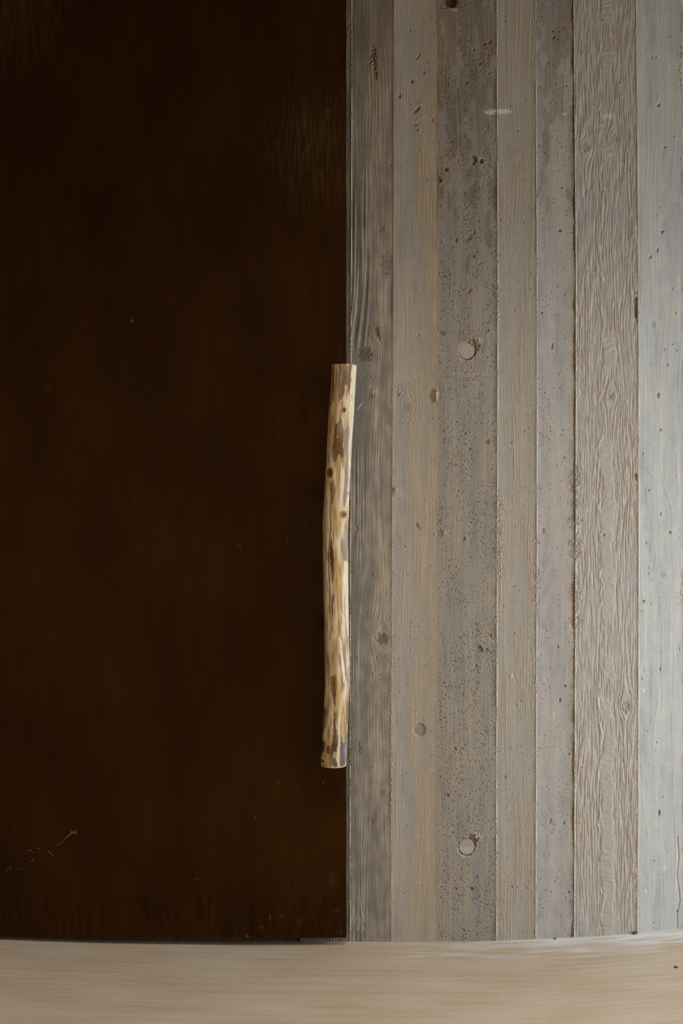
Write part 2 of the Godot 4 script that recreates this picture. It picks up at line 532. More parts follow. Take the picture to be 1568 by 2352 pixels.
func back_wall() -> void:
	concrete = StandardMaterial3D.new()
	concrete.vertex_color_use_as_albedo = true
	concrete.roughness = 0.85
	concrete.metallic_specular = 0.25
	var w := group_node("wall_back")
	tag(w, "grey board-formed concrete wall with upright plank marks beside the dark door", "wall", "structure")
	put("core", boxes([[Vector3(-2.6, -0.15, -0.25), Vector3(1.9, SHADE_SOFFIT, -0.03)]]), plain(120, 112, 102, 0.9), w)
	var g1 := lin(140, 135, 128)
	var b1 := lin(152, 140, 124)
	var ochre := lin(134, 108, 72)  # ochre deposit in recesses, with their brown shade painted in
	var chalk := lin(205, 198, 186)
	# behind the door
	board({"l": "a", "r": "b", "z": -0.6, "seed": 1, "grey": lin(118, 113, 106), "brown": lin(126, 116, 102), "lean": [0.5, 0.4], "grain": 0.75, "gf": 0.24, "gl": 0.006, "sand": 0.06, "rough": true, "fins": [0.0, 1.6],
		"label": "narrow grooved strip of concrete running in behind the dark door"}, w)
	# first full board: dark grain on its left side, knots
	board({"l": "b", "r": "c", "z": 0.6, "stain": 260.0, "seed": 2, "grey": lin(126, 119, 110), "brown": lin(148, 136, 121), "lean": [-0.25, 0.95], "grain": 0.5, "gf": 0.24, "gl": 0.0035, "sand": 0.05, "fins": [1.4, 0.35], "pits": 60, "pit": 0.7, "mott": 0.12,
		"knots": [[838.0, 814.0, 20.0, 1.6, 0.5, 0.9, 0.8], [877.0, 1468.0, 17.0, 1.6, 0.4, 0.95, 0.75], [877.0, 1822.0, 8.0, 0.8, 0.2, 1.4, 0.5], [826.0, 2152.0, 18.0, 1.2, 0.2, 0.9, 0.4], [826.0, 248.0, 9.0, 0.0, 0.25, 1.0, 0.0]],
		"label": "plank mark with dark swirling grain and three knots next to the log handle",
		"more": func() -> void:
			for j in ny:
				var yy := gy[j]
				var m := smoothstep(330.0, 520.0, yy) * (1.0 - smoothstep(760.0, 830.0, yy)) + 0.5 * smoothstep(1000.0, 1080.0, yy) * (1.0 - smoothstep(1200.0, 1280.0, yy)) + 0.4 * smoothstep(1880.0, 2000.0, yy)
				if m <= 0.0: continue
				for i in nx:
					var k := j * nx + i
					var e := gx[k] - joint_x("b", yy)
					var t := m * (1.0 - smoothstep(34.0, 48.0, e))
					var bend := e + 16.0 * smoothstep(560.0, 830.0, yy) * smoothstep(560.0, 830.0, yy)
					var v := na.get_noise_2d(bend * 0.11 + 4.0, yy * 0.0022)
					gh[k] += t * 1.9 * v
			stamp(857.0, 130.0, 6.0, 22.0, 3.5, 0.9, 0.05, 1.5, lin(90, 72, 48), 0.5)
			stamp(862.0, 165.0, 4.0, 18.0, 3.5, 0.9, -0.1, 1.5, lin(90, 72, 48), 0.5)
			stamp(866.0, 765.0, 5.0, 18.0, 5.0, 0.35, -0.22, 2.0, ochre, 0.85)
			stamp(850.0, 906.0, 9.0, 10.0, 2.2, 0.4, 0.5, 2.0, lin(132, 118, 92), 0.6)
			stamp(856.0, 900.0, 4.0, 5.0, -1.4, 0.4, 0.0, 2.0, chalk, 0.4)
			stamp(887.0, 608.0, 13.0, 26.0, 0.0, 0.5, 0.0, 2.0, lin(104, 96, 86), 0.6)
			stamp(893.0, 965.0, 7.0, 26.0, 0.0, 0.5, 0.0, 2.0, lin(112, 106, 100), 0.5)
			stamp(877.0, 524.0, 6.0, 9.0, 1.0, 0.4, 0.6, 2.0)
			stamp(820.0, 1215.0, 4.0, 9.0, 2.0, 0.4, 0.3, 2.0)
			stamp(823.0, 1212.0, 3.0, 6.0, -1.4, 0.4, 0.3, 2.0)
			stamp(842.0, 1392.0, 12.0, 16.0, -0.3, 0.9, 0.0, 1.5)
			stamp(854.0, 1550.0, 2.0, 7.0, 2.6, 0.2, 0.0, 2.0)
			stamp(824.0, 1722.0, 3.0, 16.0, 2.2, 0.7, 0.0, 2.0)
			stamp(853.0, 1890.0, 4.0, 9.0, 2.0, 0.4, 0.2, 2.0, lin(150, 132, 104), 0.6)
			stamp(826.0, 932.0, 13.0, 1.5, -0.6, 0.3, -0.95, 1.5, chalk, 0.6)
			for j in ny:
				var yy := gy[j]
				if yy < 1470.0 or yy > 1605.0: continue
				for i in nx:
					if gx[j * nx + i] < 824.0 - (yy - 1470.0) * 0.01: gh[j * nx + i] += 0.7
			crumbs("c", 900.0, 1110.0, 4.0, 2.0)
			crumbs("c", 1270.0, 2000.0, 4.0, 1.6)}, w)
	# second board: grey to the left, brown to the right, one knot with rings and one round plug of wood
	board({"l": "c", "r": "d", "z": 2.4, "seed": 3, "grey": lin(154, 148, 139), "brown": lin(153, 139, 119), "lean": [-0.2, 1.15], "grain": 0.3, "gf": 0.27, "gl": 0.0028, "sand": 0.06, "fins": [0.25, 0.45], "pits": 420, "pit": 0.6, "saw": 0.05,
		"knots": [[933.0, 937.0, 10.0, 0.5, 0.9, 1.1, 0.4], [966.0, 300.0, 9.0, 0.0, 0.35, 2.0, 0.0], [915.0, 1588.0, 4.0, 0.6, 0.1, 1.2, 0.4], [978.0, 1760.0, 9.0, 0.0, 0.3, 1.5, 0.0]],
		"label": "plank mark grey on its left and brown on its right with a ringed knot",
		"more": func() -> void:
			stamp(963.0, 1676.0, 15.0, 16.5, 2.6, 0.06, 0.0, 5.0, lin(128, 120, 106), 0.7)
			stamp(961.0, 1678.0, 7.0, 8.0, -0.7, 0.5, 0.0, 1.5)
			stamp(946.0, 188.0, 3.6, 4.2, 5.0, 0.25)
			stamp(959.0, 131.0, 2.6, 9.0, 2.4, 0.5, 0.6, 2.0, ochre, 0.4)
			stamp(973.0, 168.0, 2.4, 5.0, 3.4, 0.3)
			stamp(958.0, 252.0, 3.2, 11.0, 5.5, 0.3, 0.8, 2.5)
			stamp(966.0, 243.0, 3.0, 4.0, -1.3, 0.3, 0.0, 2.0, chalk, 0.5)
			stamp(954.0, 287.0, 2.2, 3.4, 3.0)
			stamp(957.5, 298.0, 2.2, 2.6, 3.0)
			stamp(992.0, 277.0, 2.0, 5.0, 2.4, 0.3, 0.3)
			stamp(917.0, 222.0, 4.6, 4.6, 2.6, 0.4, 0.0, 2.0, ochre, 0.4)
			stamp(941.0, 70.0, 1.6, 3.4, 2.4)
			stamp(960.0, 771.0, 2.6, 2.2, 3.4)
			stamp(914.0, 903.0, 4.0, 9.0, 2.2, 0.4, 0.15, 2.0, lin(130, 116, 94), 0.5)
			stamp(916.0, 899.0, 2.4, 5.0, -1.2, 0.3, 0.15, 2.0, chalk, 0.6)
			stamp(996.0, 908.0, 13.0, 15.0, 4.2, 0.12, 0.0, 6.0, lin(124, 104, 76), 0.9)
			stamp(957.0, 1206.0, 3.2, 6.0, 4.2, 0.3, -0.5)
			stamp(962.0, 1213.0, 2.2, 3.4, 3.4, 0.3, 0.0)
			stamp(929.0, 1255.0, 2.0, 2.2, 3.0)
			stamp(940.0, 1494.0, 1.7, 1.7, 3.0)
			stamp(924.0, 1317.0, 1.6, 1.6, 3.0)
			stamp(994.0, 1227.0, 1.8, 3.0, 3.0)
			stamp(909.0, 1129.0, 8.0, 8.0, -1.8, 0.9, 0.0, 1.5, chalk, 0.3)
			stamp(901.0, 1128.0, 4.0, 9.0, 3.0, 0.5, 0.0, 1.5, ochre, 0.4)
			stamp(925.0, 2052.0, 4.0, 1.6, 2.0, 0.3)
			stamp(930.0, 1830.0, 22.0, 60.0, 0.0, 0.8, 0.0, 1.0, lin(140, 138, 140), 0.35)
			stamp(963.0, 1921.0, 12.0, 1.1, -0.6, 0.4, 0.03, 1.5, chalk, 0.3)
			stamp(918.0, 1921.0, 16.0, 1.4, 0.9, 0.6, 0.0, 1.5)
			stamp(913.0, 1844.0, 20.0, 1.4, 0.8, 0.6, 0.0, 1.5)
			stamp(930.0, 862.0, 20.0, 16.0, 0.0, 0.9, 0.0, 1.2, lin(172, 166, 156), 0.45)
			crumbs("c", 1000.0, 2100.0, 2.5, 1.2)}, w)
	# third board: open, sandy face full of voids, with the ties of the formwork
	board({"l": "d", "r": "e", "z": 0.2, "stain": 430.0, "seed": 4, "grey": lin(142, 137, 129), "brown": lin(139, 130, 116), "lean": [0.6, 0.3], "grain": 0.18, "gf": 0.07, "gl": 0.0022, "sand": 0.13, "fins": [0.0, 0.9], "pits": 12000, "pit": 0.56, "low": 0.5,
		"label": "wide pitted plank mark holding the round tie plugs",
		"more": func() -> void:
			stamp(1036.0, 2.0, 14.5, 15.5, 20.0, 0.05, 0.0, 6.0, lin(104, 82, 52), 0.8)
			stamp(1046.0, 10.0, 12.0, 12.0, 2.0, 0.5, 0.0, 2.0, lin(150, 124, 88), 0.7)
			stamp(1042.0, 22.0, 9.0, 4.0, -0.5, 0.6, 0.2, 1.5, chalk, 0.5)
			for p in [[1072.0, 807.0], [1071.0, 1947.0]]:
				stamp(p[0] - 1.0, p[1] + 1.0, 24.0, 24.5, -0.9, 0.14, 0.0, 3.0, lin(182, 171, 155), 0.6)
				stamp(p[0], p[1], 20.6, 20.6, 7.0, 0.06, 0.0, 7.0, ochre, 0.6)
				stamp(p[0] + 12.0, p[1] - 9.0, 15.0, 22.0, 5.0, 0.35, 0.35, 2.5, ochre, 0.75)
				stamp(p[0] + 26.0, p[1] - 27.0, 9.0, 6.0, -0.9, 0.8, 0.6, 1.5, chalk, 0.5)
			stamp(1090.0, 365.0, 4.4, 9.0, 6.0, 0.35, -0.35, 2.5, ochre, 0.5)
			stamp(1105.0, 370.0, 4.5, 6.0, 6.0, 0.3, 0.3, 2.5, ochre, 0.4)
			stamp(1087.0, 375.0, 3.2, 4.2, 6.0)
			stamp(1084.0, 361.0, 1.8, 2.8, 4.0)
			stamp(1024.0, 389.0, 5.4, 4.6, 5.0, 0.3, 0.0, 2.5, ochre, 0.5)
			stamp(1007.0, 409.0, 6.0, 9.0, 3.6, 0.45, -0.5, 2.0, ochre, 0.7)
			stamp(1011.0, 415.0, 3.6, 4.0, 4.0, 0.3)
			stamp(1113.0, 101.0, 2.6, 3.2, 5.0)
			stamp(1124.0, 96.0, 3.6, 6.0, 3.0, 0.3, 0.3, 2.0, ochre, 0.4)
			stamp(1102.0, 146.0, 3.8, 3.2, 5.0, 0.3, 0.4)
			stamp(1072.0, 190.0, 3.0, 2.6, 3.6, 0.3, 0.0, 2.0, ochre, 0.4)
			stamp(1087.0, 114.0, 1.8, 3.2, 4.0)
			stamp(1021.0, 635.0, 2.6, 2.2, 4.4)
			stamp(1078.0, 668.0, 4.2, 8.0, 2.6, 0.4, 0.5, 2.0, ochre, 0.5)
			stamp(1078.0, 545.0, 6.0, 8.0, 2.2, 0.4, 0.4, 2.0, ochre, 0.5)
			stamp(1089.0, 533.0, 2.4, 7.0, 2.6, 0.4)
			stamp(1047.0, 552.0, 3.2, 6.0, 3.0, 0.4, 0.0, 2.0, ochre, 0.3)
			stamp(1088.0, 588.0, 3.0, 3.6, 4.0, 0.3)
			stamp(1016.0, 765.0, 7.0, 4.5, 2.4, 0.5, 0.2, 2.0, lin(140, 100, 78), 0.5)
			stamp(1121.0, 759.0, 2.6, 2.6, 4.6)
			stamp(1119.0, 820.0, 1.8, 1.8, 4.0)
			stamp(1125.0, 841.0, 1.8, 1.8, 4.0)
			stamp(1006.0, 909.0, 5.0, 15.0, 3.0, 0.3, 0.05, 3.0, chalk, 0.75)  # lit edge beside the wedge, painted in as a pale patch
			stamp(1046.0, 975.0, 10.5, 10.5, -0.75, 0.05, 0.0, 9.0)
			stamp(1046.0, 975.0, 8.6, 8.6, 0.75, 0.05, 0.0, 9.0)
			stamp(1048.0, 969.0, 1.6, 1.6, 3.0)
			stamp(1068.0, 995.0, 3.0, 3.4, 4.0)
			stamp(1119.0, 1015.0, 6.0, 5.0, 3.0, 0.5, 0.3, 2.0, lin(140, 100, 70), 0.4)
			stamp(1079.0, 1031.0, 3.0, 2.4, 4.0)
			stamp(1026.0, 1341.0, 18.0, 16.0, 0.8, 0.08, 0.0, 6.0)
			stamp(1026.0, 1341.0, 15.0, 13.0, -0.6, 0.2, 0.0, 4.0)
			stamp(1013.0, 1225.0, 8.0, 8.0, 2.4, 0.6, 0.0, 1.6)
			stamp(1020.0, 1222.0, 5.0, 7.0, -2.2, 0.5, 0.0, 2.0, chalk, 0.4)
			stamp(1065.0, 1238.0, 2.4, 5.0, 4.0, 0.3, 0.3)
			stamp(1102.0, 1490.0, 5.0, 9.0, 4.4, 0.35, -0.5, 2.5, ochre, 0.6)
			stamp(1118.0, 1492.0, 3.0, 4.0, 3.6, 0.3)
			stamp(1127.0, 1460.0, 2.6, 5.0, 3.2, 0.3, 0.0, 2.0, ochre, 0.4)
			stamp(1093.0, 1530.0, 2.6, 3.6, 4.0)
			stamp(1045.0, 1720.0, 3.0, 5.0, 3.0, 0.4, -0.5, 2.0, ochre, 0.4)
			stamp(1083.0, 2042.0, 4.4, 4.4, 4.0, 0.3, 0.0, 2.0, ochre, 0.6)
			stamp(1046.0, 2042.0, 3.0, 5.0, 3.0, 0.3, 0.0, 2.0, ochre, 0.4)
			stamp(1028.0, 1827.0, 4.0, 4.0, 3.0, 0.5, 0.0, 2.0, ochre, 0.5)
			stamp(1034.0, 243.0, 22.0, 3.0, -0.5, 0.7, -0.15, 1.5, lin(150, 138, 122), 0.4)
			stamp(1131.0, 256.0, 20.0, 7.0, -0.2, 0.45, -0.1, 1.5, chalk, 0.8)
			for k in 9:
				stamp(1040.0 + k * 11.0, 858.5 + sin(k * 2.1) * 0.8, 6.0, 1.0, -0.5, 0.4, 0.0, 1.5, chalk, 0.35)
			# coarse open patches
			for j in ny:
				for i in nx:
					var k := j * nx + i
					var n := nb.get_noise_2d(gx[k] * 0.012 + 3.0, gy[j] * 0.004)
					var m := smoothstep(-0.1, 0.5, n)
					gh[k] += 0.3 * m * rng.randf_range(-1.0, 1.0) + 0.12 * m * na.get_noise_2d(gx[k] * 0.3, gy[j] * 0.26)
			crumbs("e", 560.0, 760.0, 4.0, 2.2)
			crumbs("e", 1130.0, 1320.0, 9.0, 2.6)}, w, 1.1, 1.2)
	# fourth board: fine straight grain
	board({"l": "e", "r": "f", "z": 1.2, "seed": 5, "grey": lin(158, 152, 142), "brown": lin(150, 140, 126), "lean": [0.1, 0.75], "grain": 0.55, "gf": 0.42, "gl": 0.0012, "sand": 0.06, "fins": [2.0, 0.4], "pits": 600, "pit": 0.6, "low": 1.1,
		"label": "plank mark of fine straight grain between the pitted plank and a smooth one",
		"more": func() -> void:
			stamp(1153.0, 256.0, 24.0, 8.0, -0.2, 0.45, 0.03, 1.5, chalk, 0.85)
			stamp(1157.0, 235.0, 1.8, 2.4, -0.8, 0.2, 0.0, 2.0, chalk, 0.8)
			stamp(1188.0, 301.0, 1.8, 2.8, 3.6)
			stamp(1180.0, 381.0, 1.3, 1.4, 3.0)
			stamp(1198.0, 500.0, 1.8, 13.0, 1.4, 0.3, 0.0, 2.0)
			stamp(1199.5, 500.0, 1.6, 12.0, -0.9, 0.3, 0.0, 2.0, chalk, 0.4)
			stamp(1174.0, 1552.0, 3.2, 7.0, -1.6, 0.3, 0.0, 1.5, chalk, 0.5)
			stamp(1197.0, 751.0, 1.6, 1.6, 3.0)
			stamp(1185.0, 1620.0, 2.0, 5.0, 1.6, 0.4, -0.5)
			stamp(1160.0, 1785.0, 2.0, 5.0, 3.0, 0.3, 0.5, 2.0, ochre, 0.5)
			stamp(1146.0, 2082.0, 6.0, 8.0, 0.8, 0.6, 0.0, 1.5)
			stamp(1180.0, 1170.0, 22.0, 30.0, -0.2, 0.7, 0.5, 1.2, lin(164, 156, 146), 0.4)
			crumbs("e", 560.0, 760.0, 4.0, 2.2)
			crumbs("e", 1130.0, 1330.0, 9.0, 2.8)
			crumbs("f", 900.0, 1080.0, 3.0, 2.0)
			crumbs("f", 1220.0, 1420.0, 6.0, 2.6)
			crumbs("f", 1420.0, 1800.0, 2.5, 1.4)}, w)
	# fifth board: smooth, sprinkled with small voids
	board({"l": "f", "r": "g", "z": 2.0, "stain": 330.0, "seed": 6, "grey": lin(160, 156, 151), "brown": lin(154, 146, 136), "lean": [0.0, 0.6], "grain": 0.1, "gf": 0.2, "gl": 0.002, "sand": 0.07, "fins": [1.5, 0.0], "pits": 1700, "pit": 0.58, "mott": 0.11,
		"label": "smooth greyish plank mark sprinkled with tiny pits",
		"more": func() -> void:
			stamp(1285.0, 530.0, 3.2, 3.4, 6.0)
			stamp(1269.0, 72.0, 2.4, 2.4, 4.0)
			stamp(1271.0, 86.0, 4.0, 5.0, 3.0, 0.3, 0.0, 2.0, ochre, 0.5)
			stamp(1278.0, 90.0, 3.6, 3.0, 2.0, 0.3, 0.0, 2.0, ochre, 0.5)
			stamp(1256.0, 238.0, 4.0, 6.0, 0.8, 0.2)
			stamp(1258.0, 238.0, 2.6, 4.0, -0.8, 0.2)
			stamp(1295.0, 262.0, 8.0, 3.0, -0.3, 0.4, 0.1, 1.5, chalk, 0.7)
			stamp(1248.0, 574.0, 3.4, 3.4, -1.0, 0.2, 0.0, 1.5, chalk, 0.3)
			stamp(1267.0, 796.0, 2.6, 7.0, 3.0, 0.4, 0.1, 2.0, ochre, 0.5)
			stamp(1243.0, 719.0, 2.4, 2.6, 4.0)
			stamp(1295.0, 1051.0, 1.9, 1.9, 4.0)
			stamp(1246.0, 1219.0, 5.0, 6.0, 2.6, 0.4, 0.0, 1.8)
			stamp(1281.0, 1486.0, 2.0, 2.4, 4.0, 0.3, 0.0, 2.0, lin(140, 90, 76), 0.5)
			stamp(1297.0, 1576.0, 2.4, 2.6, 4.0, 0.3, 0.0, 2.0, lin(120, 80, 66), 0.5)
			stamp(1285.0, 1608.0, 2.6, 6.0, 3.4, 0.3, 0.1, 2.0, lin(120, 80, 66), 0.6)
			stamp(1269.0, 1643.0, 5.0, 10.0, -0.7, 0.5, 0.0, 1.5, chalk, 0.25)
			stamp(1306.0, 1732.0, 2.0, 2.0, 4.0)
			stamp(1263.0, 1886.0, 4.6, 7.0, 2.2, 0.35, 0.0, 1.8, lin(170, 146, 124), 0.5)
			stamp(1294.0, 1892.0, 2.6, 2.2, 4.0)
			stamp(1306.0, 2049.0, 2.2, 2.4, 4.0)
			stamp(1246.0, 1440.0, 6.0, 6.0, 0.0, 0.3, 0.0, 1.5, lin(134, 128, 124), 0.5)
			crumbs("f", 900.0, 1080.0, 3.0, 1.8)
			crumbs("f", 1220.0, 1420.0, 5.0, 2.2)
			crumbs("g", 780.0, 900.0, 5.0, 2.4)
			crumbs("g", 1050.0, 1450.0, 11.0, 3.0)
			for j in ny:
				for i in nx:
					var k := j * nx + i
					var e := joint_x("g", gy[j]) - gx[k]
					if e < 14.0:
						var r := 3.2 + 4.2 * nb.get_noise_2d(gy[j] * 0.009, 70.0) + 1.3 * na.get_noise_2d(gy[j] * 0.06, 71.0) + 0.9 * nc.get_noise_2d(gy[j] * 0.3, 72.0)
						if e < r:
							gh[k] -= 2.2 * smoothstep(0.0, 2.0, r - e)
							tint(k, ochre, 0.75)}, w, 1.15, 1.4)  # ochre deposit at the joint, its brown shadow painted in with it
	# sixth board: torn, deep grain with a smooth band down the middle
	board({"l": "g", "r": "h", "z": 4.2, "seed": 7, "grey": lin(168, 163, 156), "brown": lin(158, 148, 136), "lean": [0.2, 0.5], "grain": 1.05, "gf": 0.21, "gl": 0.0085, "sand": 0.08, "rough": true, "fins": [2.3, 1.4], "pits": 40, "pit": 0.8, "mott": 0.1,
		"knots": [[1410.0, 315.0, 9.0, 0.8, 0.2, 1.1, 0.45], [1345.0, 340.0, 11.0, 0.7, 0.2, 0.9, 0.35], [1401.0, 911.0, 10.0, 1.2, 0.2, 1.1, 0.5], [1437.0, 1622.0, 12.0, 1.2, 0.25, 1.3, 0.5], [1402.0, 2026.0, 5.0, 0.8, 0.2, 1.6, 0.4]],
		"label": "plank mark of coarse torn grain with a rippled band down its middle",
		"more": func() -> void:
			var spans := [[-600.0, 50.0], [110.0, 165.0], [330.0, 360.0], [770.0, 845.0], [1010.0, 1420.0], [1505.0, 1560.0], [1610.0, 1655.0], [1690.0, 2200.0]]
			for j in ny:
				var yy := gy[j]
				var m := 0.0
				for s in spans:
					m = maxf(m, smoothstep(s[0] - 14.0, s[0] + 10.0, yy) * (1.0 - smoothstep(s[1] - 10.0, s[1] + 14.0, yy)))
				var mid := 1395.0 + 5.0 * nb.get_noise_2d(yy * 0.006, 12.0)
				var half := 13.0 + 3.0 * nb.get_noise_2d(yy * 0.02, 44.0)
				for i in nx:
					var k := j * nx + i
					var e := gx[k] - mid
					var t := m * (1.0 - smoothstep(half - 2.0, half + 2.0, absf(e)))
					if t > 0.0:
						var rip := sin(yy * 0.52 + 2.5 * nc.get_noise_2d(gx[k] * 0.03, yy * 0.05)) * 0.32 + 0.25 * nc.get_noise_2d(gx[k] * 0.05, yy * 0.11)
						gh[k] = lerpf(gh[k], 0.55 + rip + 0.12 * na.get_noise_2d(gx[k] * 0.2, yy * 0.2), t)
						tint(k, lin(160, 152, 138), t * 0.45)
					# the raised edge left of the band
					var ed := absf(e + half + 4.0 + 3.0 * nb.get_noise_2d(yy * 0.018, 81.0))
					if ed < 4.5:
						var am := (1.0 - ed / 4.5) * clampf(0.35 + nb.get_noise_2d(yy * 0.02, 31.0), 0.0, 1.0)
						gh[k] += 1.5 * am
						tint(k, lin(186, 178, 166), am * 0.5)
			stamp(1400.0, 268.0, 20.0, 7.0, -0.2, 0.6, 0.05, 1.5, chalk, 0.6)
			stamp(1378.0, 290.0, 14.0, 2.5, -0.3, 0.6, -0.2, 1.5, chalk, 0.5)
			stamp(1330.0, 236.0, 2.0, 3.0, -0.8, 0.2, 0.0, 1.5, chalk, 0.9)
			stamp(1348.0, 1172.0, 3.6, 3.6, -0.8, 0.2, 0.0, 1.5, chalk, 0.7)
			stamp(1385.0, 1229.0, 4.0, 3.4, 2.6, 0.2, 0.0, 2.5, lin(150, 108, 90), 0.5)
			stamp(1437.0, 923.0, 3.0, 6.0, -1.4, 0.3, 0.0, 1.5, chalk, 0.4)
			stamp(1453.0, 540.0, 5.0, 6.0, -1.4, 0.5, 0.0, 1.5, chalk, 0.3)
			stamp(1345.0, 440.0, 2.2, 4.0, 2.4)
			stamp(1382.0, 440.0, 2.2, 4.0, 2.4)
			stamp(1328.0, 1885.0, 5.0, 5.0, -1.6, 0.4, 0.0, 2.0, lin(176, 150, 124), 0.5)
			stamp(1460.0, 706.0, 4.5, 32.0, 6.0, 0.2, 0.0, 4.0, ochre, 0.8)
			stamp(1459.0, 1094.0, 3.5, 8.0, 5.0, 0.3, 0.0, 3.0, ochre, 0.6)
			crumbs("g", 780.0, 900.0, 4.0, 2.0)
			crumbs("g", 1040.0, 1460.0, 12.0, 2.8)
			crumbs("h", 1980.0, 2150.0, 5.0, 2.0)
			for j in ny:                              # a line of nicks at the foot
				var yy := gy[j]
				if absf(yy - 2128.0) < 2.0:
					for i in nx: gh[j * nx + i] -= 0.6}, w)
	# seventh board: pale and smooth with faint growth rings
	board({"l": "h", "r": "i", "z": 4.6, "seed": 8, "grey": lin(172, 173, 169), "brown": lin(164, 162, 155), "lean": [0.1, 0.6], "grain": 0.11, "gf": 0.09, "gl": 0.0016, "sand": 0.045, "fins": [1.1, 0.9], "pits": 130, "pit": 0.75, "rings": 0.32, "mott": 0.1, "saw": 0.02,
		"knots": [[1498.0, 747.0, 7.0, 0.7, 0.22, 1.1, 0.4], [1519.0, 1319.0, 8.0, 0.6, 0.2, 1.1, 0.35], [1475.0, 1539.0, 5.0, 0.4, 0.15, 1.2, 0.2]],
		"label": "pale smooth plank mark with faint growth rings at the right end",
		"more": func() -> void:
			stamp(1519.0, 533.0, 2.6, 4.0, 5.0, 0.3, 0.4)
			stamp(1511.0, 242.0, 3.0, 4.0, 4.0, 0.3)
			stamp(1511.0, 225.0, 1.6, 12.0, -0.8, 0.3, 0.05, 1.5, chalk, 0.4)
			stamp(1508.0, 575.0, 2.4, 6.0, 3.0, 0.3)
			stamp(1491.0, 590.0, 3.6, 5.0, 2.4, 0.4, 0.4)
			stamp(1525.0, 338.0, 1.6, 1.8, 4.0)
			stamp(1531.0, 838.0, 3.0, 2.0, 4.0)
			stamp(1510.0, 908.0, 3.2, 5.5, 5.0, 0.3)
			stamp(1515.0, 988.0, 3.0, 3.6, 3.6, 0.3, 0.0, 2.0, lin(130, 124, 104), 0.5)
			stamp(1524.0, 804.0, 1.6, 1.6, 4.0)
			stamp(1553.0, 805.0, 1.6, 1.6, 4.0)
			stamp(1515.0, 1180.0, 2.0, 4.0, 3.0)
			stamp(1537.0, 1223.0, 3.0, 3.0, 5.0)
			stamp(1482.0, 1247.0, 1.6, 1.6, 4.0)
			stamp(1476.0, 1381.0, 3.0, 3.0, 5.0)
			stamp(1514.0, 1536.0, 1.8, 6.0, 2.6)
			stamp(1475.0, 1586.0, 5.0, 5.0, -0.7, 0.3, 0.0, 1.5, chalk, 0.6)
			stamp(1485.0, 1678.0, 1.8, 1.8, 4.0)
			stamp(1507.0, 1705.0, 1.4, 1.4, 4.0)
			stamp(1512.0, 1867.0, 2.6, 8.0, 4.0, 0.3, 0.05, 2.0, lin(120, 112, 88), 0.5)
			stamp(1484.0, 2044.0, 2.6, 6.0, 1.4, 0.3, 0.0, 2.0, lin(214, 206, 178), 0.8)
			stamp(1554.0, 2092.0, 2.6, 2.6, 4.0)
			stamp(1522.0, 1994.0, 7.0, 7.0, -0.6, 0.8, 0.0, 1.5, chalk, 0.4)
			stamp(1478.0, 780.0, 11.0, 70.0, 0.0, 0.8, 0.0, 1.2, lin(176, 180, 182), 0.5)
			for j in ny:
				var yy := gy[j]
				for i in nx:
					var k := j * nx + i
					var e := gx[k] - joint_x("h", yy)
					if (absf(yy - 1363.0) < 1.2 or absf(yy - 1500.0) < 1.2) and e > 12.0: gh[k] -= 0.35
					var cr := absf(gx[k] - 1556.0 - 3.0 * nb.get_noise_2d(yy * 0.012, 5.0))
					if yy > 1920.0 and yy < 2132.0 and cr < 1.6: gh[k] -= 1.6
			crumbs("i", 1310.0, 1420.0, 5.0, 2.0)
			crumbs("i", 100.0, 200.0, 4.0, 2.0)}, w)
	# the boards beyond the edge of the view
	board({"l": "i", "r": "j", "z": 3.8, "seed": 9, "grey": lin(166, 162, 154), "brown": lin(150, 134, 120), "lean": [0.5, 0.3], "grain": 0.2, "gf": 0.12, "gl": 0.003, "sand": 0.06, "fins": [0.8, 0.5], "pits": 60, "pit": 1.6}, w, 3.0, 4.0)
	var at := ["j", "k", "l", "m", "n", "o", "p", "q", "r"]
	for k in 8:
		board({"l": at[k], "r": at[k + 1], "z": [3.0, 2.0, 4.0, 2.6, 1.6, 3.2, 2.2, 3.0][k], "seed": 20 + k, "grey": lin(162, 157, 149), "brown": lin(152, 140, 124), "lean": [0.3, 0.5], "grain": 0.25, "gf": 0.1, "gl": 0.003, "sand": 0.05, "fins": [0.6, 0.4], "pits": 40, "pit": 3.0}, w, 6.0, 8.0)
	# cone plugs closing the tie holes
	var plug_m := StandardMaterial3D.new()
	plug_m.vertex_color_use_as_albedo = true
	plug_m.roughness = 0.8
	plug_m.metallic_specular = 0.25
	var k := 0
	for p in [[1071.5, 806.0], [1071.5, 1945.5]]:
		var o := put("tie_plug", plug_mesh(0.0182, k), plug_m, w)
		o.position = Vector3(wx(p[0]), wy(p[1]), -0.001)
		o.set_meta("label", ["round smooth grey plug with a faint cross, higher of the two", "round smooth grey plug with pale specks, lower of the two"][k])
		k += 1

